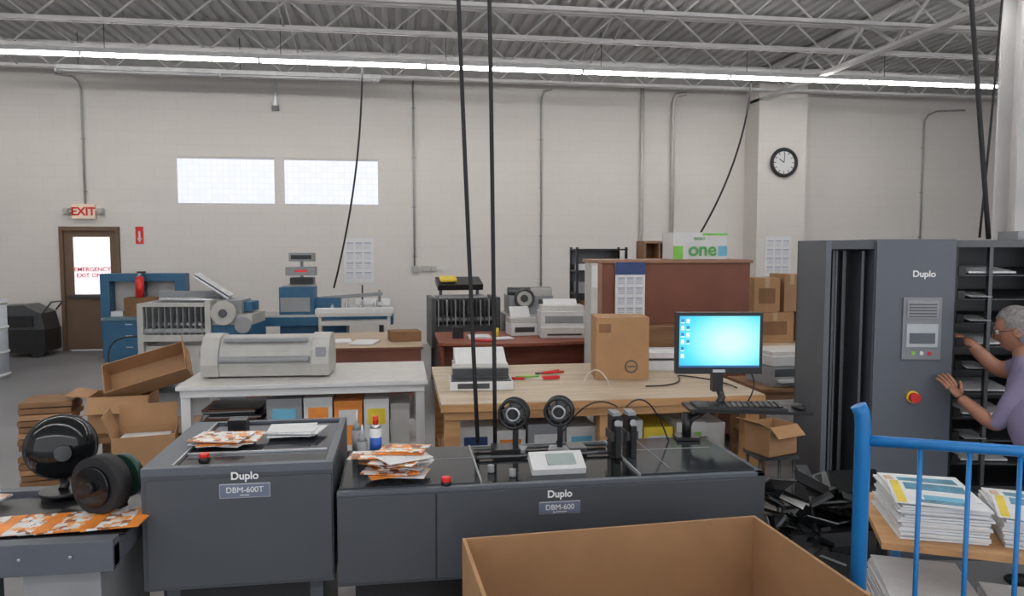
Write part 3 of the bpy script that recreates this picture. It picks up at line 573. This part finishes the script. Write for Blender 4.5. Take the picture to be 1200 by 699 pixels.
# ================================================================ REAR MACHINES
s=B('paper_folder_machine'); s.bb(-.4,.4,-.3,.3,.55,.8,DKST)
for i in range(5): s.cyl((-.4,-.25+.1*i,.86+.03*(i%2)),(.4,-.25+.1*i,.86+.03*(i%2)),.03,DKST if i%2 else GREY3,seg=14)
s.bb(-.45,-.39,-.33,.33,.5,1.15,DKST).bb(.39,.45,-.33,.33,.5,1.15,DKST)
for i in range(14): s.bb(-.37+.055*i,-.355+.055*i,-.335,.28,.78,1.12,DKST if i%2 else GREY3)
s.box((-.05,0,1.32),(.6,.35,.08),BLK,(R(15),0,0)).bb(-.35,.3,-.2,.2,1.13,1.16,GREY3).bb(-.3,-.26,.1,.14,1.1,1.3,DKST).bb(.2,.24,.1,.14,1.1,1.3,DKST)
s.box((-.2,-.05,1.385),(.22,.18,.03),YEL,(R(15),0,0))
for xx in(-.4,.34):
    for yy in(-.28,.22): s.bb(xx,xx+.06,yy,yy+.06,0,.55,DKST)
x,y=at(-.66,9.9); s.done((x,y+.0,0),rz=4,bevel=.006)
s=B('offset_press'); s.bb(-.35,.35,-.25,.25,0,.9,BEIGE).cyl((-.1,-.27,1.12),(-.1,-.3,1.12),.13,BEIGE,seg=30).cyl((-.1,-.3,1.12),(-.1,-.32,1.12),.05,DKST).torus((-.1,-.31,1.12),.12,.018,DKST,'y').bb(-.3,.3,-.25,.25,.9,1.15,GREY3).cyl((-.3,-.1,1.2),(.3,-.1,1.2),.06,DKST).box((.35,0,1.05),(.4,.3,.03),SILV,(0,R(12),0)).bb(.0,.3,-.2,.2,1.15,1.25,BEIGE).bb(.1,.3,-.26,-.25,.95,1.1,DKST)
x,y=at(.22,10.2); s.done((x,y,0),bevel=.01)
s=B('sheet_feeder_press')
s.bb(-.5,-.43,-.35,.35,0,1.12,BEIGE).bb(.30,.37,-.35,.35,0,1.15,BEIGE).bb(-.43,.30,-.3,.3,.15,.6,BEIGE)
for i in range(6): s.cyl((-.43,-.3+.09*i,.78+.07*i),(.3,-.3+.09*i,.78+.07*i),.035,SILV if i%2 else GREY3,seg=16)
s.bb(-.46,.33,.22,.28,1.12,1.24,GREY3)
for i in range(10): s.bb(-.40+.072*i,-.39+.072*i,-.34,.1,.70,1.12,GREY3)
s.bb(-.43,.3,-.36,-.33,.66,.74,BEIGE).bb(-.43,.3,-.36,-.33,1.08,1.13,BEIGE)
s.box((.28,.1,1.33),(.5,.36,.015),PAPER,(0,R(35),R(10))).box((.26,.1,1.30),(.5,.36,.03),SILV,(0,R(35),R(10)))
s.bb(.37,.85,-.3,.3,0,.85,BLUE).bb(.37,.85,-.3,.3,.85,.98,BEIGE).cyl((.52,-.31,1.0),(.52,-.36,1.0),.15,BEIGE,seg=30).cyl((.52,-.36,1.0),(.52,-.38,1.0),.05,DKST).cyl((.75,-.31,.85),(.75,-.35,.85),.1,GREY3,seg=24).bb(.40,.7,-.2,.2,.98,1.15,GREY3).bb(.6,.8,-.1,.2,1.0,1.12,BLUE)
s.tube(curve((-.5,-.2,.7),(-.75,-.3,.05),(-.25,0,.2)),.012,BLK,6).tube(curve((-.5,-.25,.5),(-.55,-.5,.02),(-.3,0,-.1)),.014,WHT,6)
x,y=at(-4.05,9.3); s.done((x,y,0),rz=-5,bevel=.008)
s=B('paper_cutter'); s.bb(-1.0,.95,-.4,.4,.72,.84,BLUE).bb(-.95,.9,-.38,.38,.84,.86,BEIGE).bb(-.6,.3,-.3,.3,0,.72,BLUE)
s.bb(-.62,-.15,-.2,.25,.86,1.24,BLUE).bb(-.6,-.2,-.22,-.2,.9,1.1,GREY3)
s.bb(-.53,-.15,.0,.2,1.24,1.28,BEIGE).bb(-.36,-.32,.05,.1,1.2,1.68,GREY3).bb(-.55,-.14,-.05,.2,1.40,1.52,GREY3).bb(-.42,-.25,-.052,-.05,1.45,1.48,mat('red_readout',(.5,.02,.02),.4,emit=.5)).bb(-.5,-.16,-.05,.2,1.60,1.72,GREY3).bb(-.47,-.19,-.052,-.05,1.63,1.69,BLK).bb(-.49,-.17,-.05,.2,1.28,1.37,BLK)
for i in range(4): s.cyl((.1+.2*i,-.2,.86),(.1+.2*i,-.2,.98+.05*(i%2)),.025,SILV,seg=10).cyl((.1+.2*i,-.2,.98),(.1+.2*i,.2,1.02),.015,SILV,seg=8)
s.box((.35,0,1.1),(.9,.06,.05),GREY3,(0,R(-4),0)).bb(-.15,.2,-.1,.2,.86,1.08,BLUE).box((.65,.1,1.0),(.5,.3,.02),WHT,(R(15),0,0)).cyl((.5,.2,.86),(.5,.2,1.25),.012,BLK).cyl((.75,.1,.86),(.75,.1,1.18),.02,GREY3)
for xx in(.75,-.95):
    for yy in(-.3,.3): s.bb(xx,xx+.05,yy,yy+.05,0,.72,DKST)
x,y=at(-2.66,10.6); s.done((x,y,0),rz=0,bevel=.008)
s=B('white_roller_table'); s.bb(-.5,.5,-.12,.12,.93,1.0,WHT).bb(-.46,-.42,-.1,.1,0,.93,OFFW).bb(.42,.46,-.1,.1,0,.93,OFFW).bb(-.48,.48,-.13,-.12,.9,.95,OFFW).bb(-.42,.42,-.1,.1,.78,.84,OFFW)
x,y=at(-2.07,9.75); s.done((x,y,0),bevel=.006)
s=B('blue_machine_cabinet'); s.bb(-.64,.64,-.05,.3,1.25,1.37,BLUE).bb(-.64,-.50,-.05,.3,.3,1.25,BLUE).bb(.50,.64,-.05,.3,.3,1.25,BLUE).bb(-.5,.5,.2,.24,.7,1.25,OFFW).bb(-.05,0,-.03,.3,.7,1.25,BLUE).bb(-.64,.64,-.02,.3,0,.72,BLUE)
s.bb(-.42,.30,-.55,-.03,.0,.66,BLUE).bb(-.45,.34,-.58,-.02,.66,.70,mat('blue_grey_top',(.12,.2,.26),.5)).bb(-.2,.3,-.3,-.1,.70,1.0,CARDD).bb(-.4,-.22,-.3,-.1,.7,.78,WHT)
for z in(.12,.3,.48): s.bb(-.38,.26,-.553,-.55,z,z+.16,BLUE).bb(-.1,0,-.565,-.553,z+.11,z+.125,SILV)
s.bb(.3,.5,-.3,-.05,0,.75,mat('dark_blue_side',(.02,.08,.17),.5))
x,y=at(-6.02,12.1); s.done((x,y,0),bevel=.006)
s=B('fire_extinguisher'); s.cyl((0,0,0),(0,0,.30),.065,RED).sph((0,0,.30),.065,RED,(1,1,.6)).cyl((0,0,.33),(0,0,.38),.025,SILV).box((.03,0,.40),(.13,.03,.03),BLK).tube(curve((.05,0,.38),(.08,0,.12),(.06,0,0)),.012,BLK,8)
x,y=at(-5.95,11.85); s.done((x,y,1.002))
s=B('floor_scrubber'); s.bb(-.42,.42,-.3,.3,.08,.45,BLK).prism([(-.42,.45),(.42,.45),(.36,.72),(.1,.86),(-.36,.84)],'xz',-.28,.28,DKST).bb(-.3,.25,-.31,-.28,.5,.68,BLK).cyl((-.3,-.31,.12),(-.3,-.25,.12),.12,RUB).cyl((.3,-.31,.12),(.3,-.25,.12),.12,RUB).tube([(.36,-.2,.72),(.5,-.2,.9),(.55,.1,.9),(.4,.2,.75)],.015,DKST,8).bb(.1,.4,-.29,-.28,.2,.4,GREY3)
x,y=at(-8.1,12.3); s.done((x,y,0),bevel=.02)
s=B('plastic_drum'); s.cyl((0,0,0),(0,0,1.08),.36,mat('drum_white',(.6,.63,.68),.5),seg=40)
for z in(.05,.36,.7,1.04): s.torus((0,0,z),.36,.02,WHT,'z',40)
x,y=at(-7.33,10.1); s.done((x,y,0))
# left cardboard heap
x,y=at(-2.62,5.35); cx,cy=x-.05,y-.02
s=B('wood_cart'); s.bb(-.36,.36,-.28,.28,.46,.5,DWOOD)
for a in(-.33,.28):
    for q in(-.25,.20): s.bb(a,a+.05,q,q+.05,0,.46,DWOOD)
s.bb(-.34,.34,-.26,.26,.14,.17,DWOOD); s.done((cx,cy,0),rz=8)
openbox('cardboard_box',.40,.30,.26,.006,flaps=(('L',10),('F',-50)),loc=(cx-.12,cy-.05,.502),rz=6)
openbox('tilted_cardboard_box',.56,.24,.15,.006,flaps=(('R',75),),loc=(cx+.05,cy+.02,.86),rot=(R(50),R(-16),R(6)))
s=B('flattened_carton_stack')
for i in range(18): s.box((random.uniform(-.015,.015),random.uniform(-.01,.01),.01+.042*i),(.32,.3,.034),CARDD if i%3 else CARD,(0,0,R(random.uniform(-3,3))))
x,y=at(-3.24,5.15); s.done((x,y,0),rz=10)
x,y=at(-2.36,4.72); openbox('open_cardboard_box',.36,.32,.62,.006,flaps=(('L',70),('K',80)),loc=(x,y,0),rz=12,fill=.92)
# ================================================================ PERSON
SK=mat('skin',(.38,.18,.115),.5,0,.06,20); SH=mat('lavender_shirt',(.23,.20,.32),.85,0,.08,12,bump=.15); TR=mat('dark_trousers',(.03,.035,.05),.85); HR=mat('grey_hair',(.20,.19,.185),.75,0,.3,60,bump=.4); SHOE=mat('black_shoe',(.02,.02,.02),.5)
root=bpy.data.objects.new('person_standing',None); bpy.context.collection.objects.link(root)
def skin(name,V,E,Rr,mats,fn,levels=2,rooti=0):
    me=bpy.data.meshes.new(name+'_t'); me.from_pydata([Vector(v) for v in V],E,[]); o=bpy.data.objects.new(name+'_t',me); bpy.context.collection.objects.link(o)
    md=o.modifiers.new('s','SKIN'); md.use_smooth_shade=True
    for i,sv in enumerate(me.skin_vertices[0].data): sv.radius=Rr[i] if isinstance(Rr[i],tuple) else (Rr[i],Rr[i]); sv.use_root=(i==rooti)
    o.modifiers.new('d','SUBSURF').levels=levels; o.modifiers['d'].render_levels=levels
    bpy.context.view_layer.update(); dg=bpy.context.evaluated_depsgraph_get(); nm=bpy.data.meshes.new_from_object(o.evaluated_get(dg)); nm.name=name
    bpy.data.objects.remove(o); nm.materials.clear()
    for m_ in mats: nm.materials.append(m_)
    for pl in nm.polygons: pl.use_smooth=True; pl.material_index=fn(pl.center) if fn else 0
    n=bpy.data.objects.new(name,nm); bpy.context.collection.objects.link(n); n.parent=root; return n
f=Vector((-.73,.68,0)); lf=Vector((-.68,-.73,0)); Z=Vector((0,0,1))
hip=Vector((3.22,3.20,.76)); belly=Vector((3.17,3.27,.91)); chest=Vector((3.21,3.34,1.06)); nb=Vector((3.25,3.41,1.20))
ls=nb+lf*.175-Z*.055-f*.01; rs=nb-lf*.165-Z*.05
le=Vector((3.02,3.36,.875)); lw=Vector((2.99,3.58,.99)); re=Vector((3.27,3.64,1.12)); rw=Vector((3.20,3.82,1.28))
V=[hip,belly,chest,nb,nb+Z*.05+f*.03,nb+Z*.10+f*.045, ls,le,lw, rs,re,rw]
E=[(0,1),(1,2),(2,3),(3,4),(4,5),(2,6),(6,7),(7,8),(2,9),(9,10),(10,11)]
RR=[(.165,.15),(.18,.155),(.165,.135),(.085,.075),.055,.052,.078,.048,.03,.078,.048,.03]
lk,la=hip+lf*.1+f*.03-Z*.37,hip+lf*.11-f*.03-Z*.69; rk,ra=hip-lf*.1+f*.05-Z*.37,hip-lf*.11+f*.02-Z*.69
V+=[hip+lf*.09-Z*.06,lk,la,hip-lf*.09-Z*.06,rk,ra]; E+=[(0,12),(12,13),(13,14),(0,15),(15,16),(16,17)]; RR+=[.10,.072,.045,.10,.072,.045]
def seg_t(p,a,b): return max(0,min(1,(p-a).dot(b-a)/(b-a).length_squared))
def sd(p,a,b): return (p-a.lerp(b,seg_t(p,a,b))).length
def fn(p):
    if p.z<.70: return 2
    for a,e_,w_ in((ls,le,lw),(rs,re,rw)):
        if sd(p,e_,w_)<.075 and sd(p,e_,w_)<=sd(p,a,e_) and (p-belly).length>.17: return 0
        if sd(p,a,e_)<.085 and seg_t(p,a,e_)>.66 and (p-belly).length>.20: return 0
    if p.z>nb.z+.035: return 0
    return 1
skin('body',V,E,RR,[SK,SH,TR],fn)
for an in(la,ra):
    q=B('shoe'); q.sph((0,0,.045),.05,SHOE,(1,2.5,.85)); q.cyl((0,-.05,.03),(0,-.05,.10),.042,SHOE); q.done((an.x+f.x*.05,an.y+f.y*.05,0.0),rot=(0,0,math.atan2(f.y,f.x)-math.pi/2),parent=root)
def hand(name,wr,fd,pn,side,curl):
    fd=fd.normalized(); side=(side-fd*side.dot(fd)).normalized(); pn=(pn-fd*pn.dot(fd)-side*pn.dot(side)).normalized()
    V=[wr-fd*.01,wr+fd*.03,wr+fd*.07]; E=[(0,1),(1,2)]; Rr=[(.026,.02),(.036,.016),(.038,.014)]
    skin(name+'_palm',V,E,Rr,[SK],None)
    for i,(off,L) in enumerate(((.030,.072),(.010,.08),(-.011,.075),(-.031,.058))):
        b=wr+fd*.055+side*off*.8; p1=wr+fd*.09+side*off; sp=fd+side*off*4
        p2=p1+sp.normalized()*L*.42+pn*curl*.2*L; p3=p2+(sp.normalized()+pn*curl).normalized()*L*.32; p4=p3+(sp.normalized()+pn*curl*2).normalized()*L*.26
        skin(name+'_finger_%d'%(i+1),[b,p1,p2,p3,p4],[(0,1),(1,2),(2,3),(3,4)],[.009,.0095,.0088,.0082,.0068],[SK],None)
    b=wr+fd*.015+side*.02; p1=wr+fd*.04+side*.042+pn*.008; p2=p1+(fd*.75+side*.6).normalized()*.034; p3=p2+(fd*.9+side*.3).normalized()*.028
    skin(name+'_thumb',[b,p1,p2,p3],[(0,1),(1,2),(2,3)],[.014,.0115,.0098,.0075],[SK],None)
hand('left_hand',lw,Vector((-.15,.75,.75)),Vector((0,1,0)),Vector((1,0,.2)),.3)
hand('right_hand',rw,Vector((-.5,.7,.25)),Vector((0,.2,-1)),Vector((-1,-.5,0)),.5)
hc=nb+Z*.165+f*.065
def headmesh():
    bm=bmesh.new(); bmesh.ops.create_uvsphere(bm,u_segments=40,v_segments=30,radius=1)
    for v in bm.verts:
        x,y,z=v.co
        X=x*.076; Y=y*.095; Zz=z*.118
        if z<0: X*=1-.28*(-z)**1.5; Y*=1-.12*(-z)
        if y>0.2 and z<-.55: Y+=.014*math.exp(-((x)/.35)**2)
        if y>0: 
            Y+=.026*math.exp(-(x/.13)**2)*math.exp(-((z+.18)/.14)**2)
            Y+=.010*math.exp(-(x/.10)**2)*math.exp(-((z-.02)/.15)**2)
            Y+=.006*math.exp(-(x/.28)**2)*math.exp(-((z+.48)/.06)**2)+.005*math.exp(-(x/.28)**2)*math.exp(-((z+.58)/.05)**2)
            for sx in(-1,1): Y-=.012*math.exp(-((x-sx*.38)/.15)**2)*math.exp(-((z-.05)/.10)**2)
            Y+=.006*math.exp(-((z-.24)/.08)**2)*math.exp(-(x/.6)**2)
        v.co=(X,Y,Zz)
    me=bpy.data.meshes.new('head'); bm.to_mesh(me); bm.free(); me.materials.append(SK)
    for p_ in me.polygons: p_.use_smooth=True
    return me
hd=bpy.data.objects.new('head',headmesh()); bpy.context.collection.objects.link(hd); hd.parent=root; hd.location=hc; hd.rotation_euler=(R(-14),0,math.atan2(f.y,f.x)-math.pi/2)
q=B('hair'); bm=q.bm
bmesh.ops.create_uvsphere(bm,u_segments=36,v_segments=26,radius=1)
dl=[]
for v in bm.verts:
    x,y,z=v.co
    if (y>.55 and z<.55) or (y>.05 and z<.1) or z<-.6: dl.append(v)
    n=.004*math.sin(23*x)*math.sin(19*z+7*y)
    v.co=(x*.086+n,y*.103-.006+n,z*.125+.006)
bmesh.ops.delete(bm,geom=dl,context='VERTS'); q._m(bm.faces[:],HR,True); q.done(parent=hd)
q=B('face_details'); 
for sx in(-1,1):
    q.sph((sx*.029,.082,.008),.012,WHT).sph((sx*.029,.0915,.008),.0055,BLK).torus((sx*.031,.104,.004),.021,.0022,DKST,'y',24).tube([(sx*.052,.102,.008),(sx*.074,.06,.01),(sx*.080,-.005,.006)],.002,DKST,6)
    q.sph((sx*.078,-.005,-.01),.024,SK,(.35,.7,1.15)).torus((sx*.083,-.005,-.01),.016,.004,SK,'x',18)
    q.box((sx*.03,.091,.032),(.032,.008,.006),HR,(0,sx*R(8),0))
q.tube([(-.012,.106,.01),(.012,.106,.01)],.002,DKST,6).tube([(-.022,.083,-.062),(0,.0905,-.061),(.022,.083,-.062)],.003,mat('lips',(.35,.10,.08),.5),6); q.done(parent=hd)
# ---------------------------------------------------------------- world light
wd=bpy.data.worlds.new('world'); scene.world=wd; wd.use_nodes=True
wd.node_tree.nodes['Background'].inputs[0].default_value=(.92,.95,1,1); wd.node_tree.nodes['Background'].inputs[1].default_value=1.3
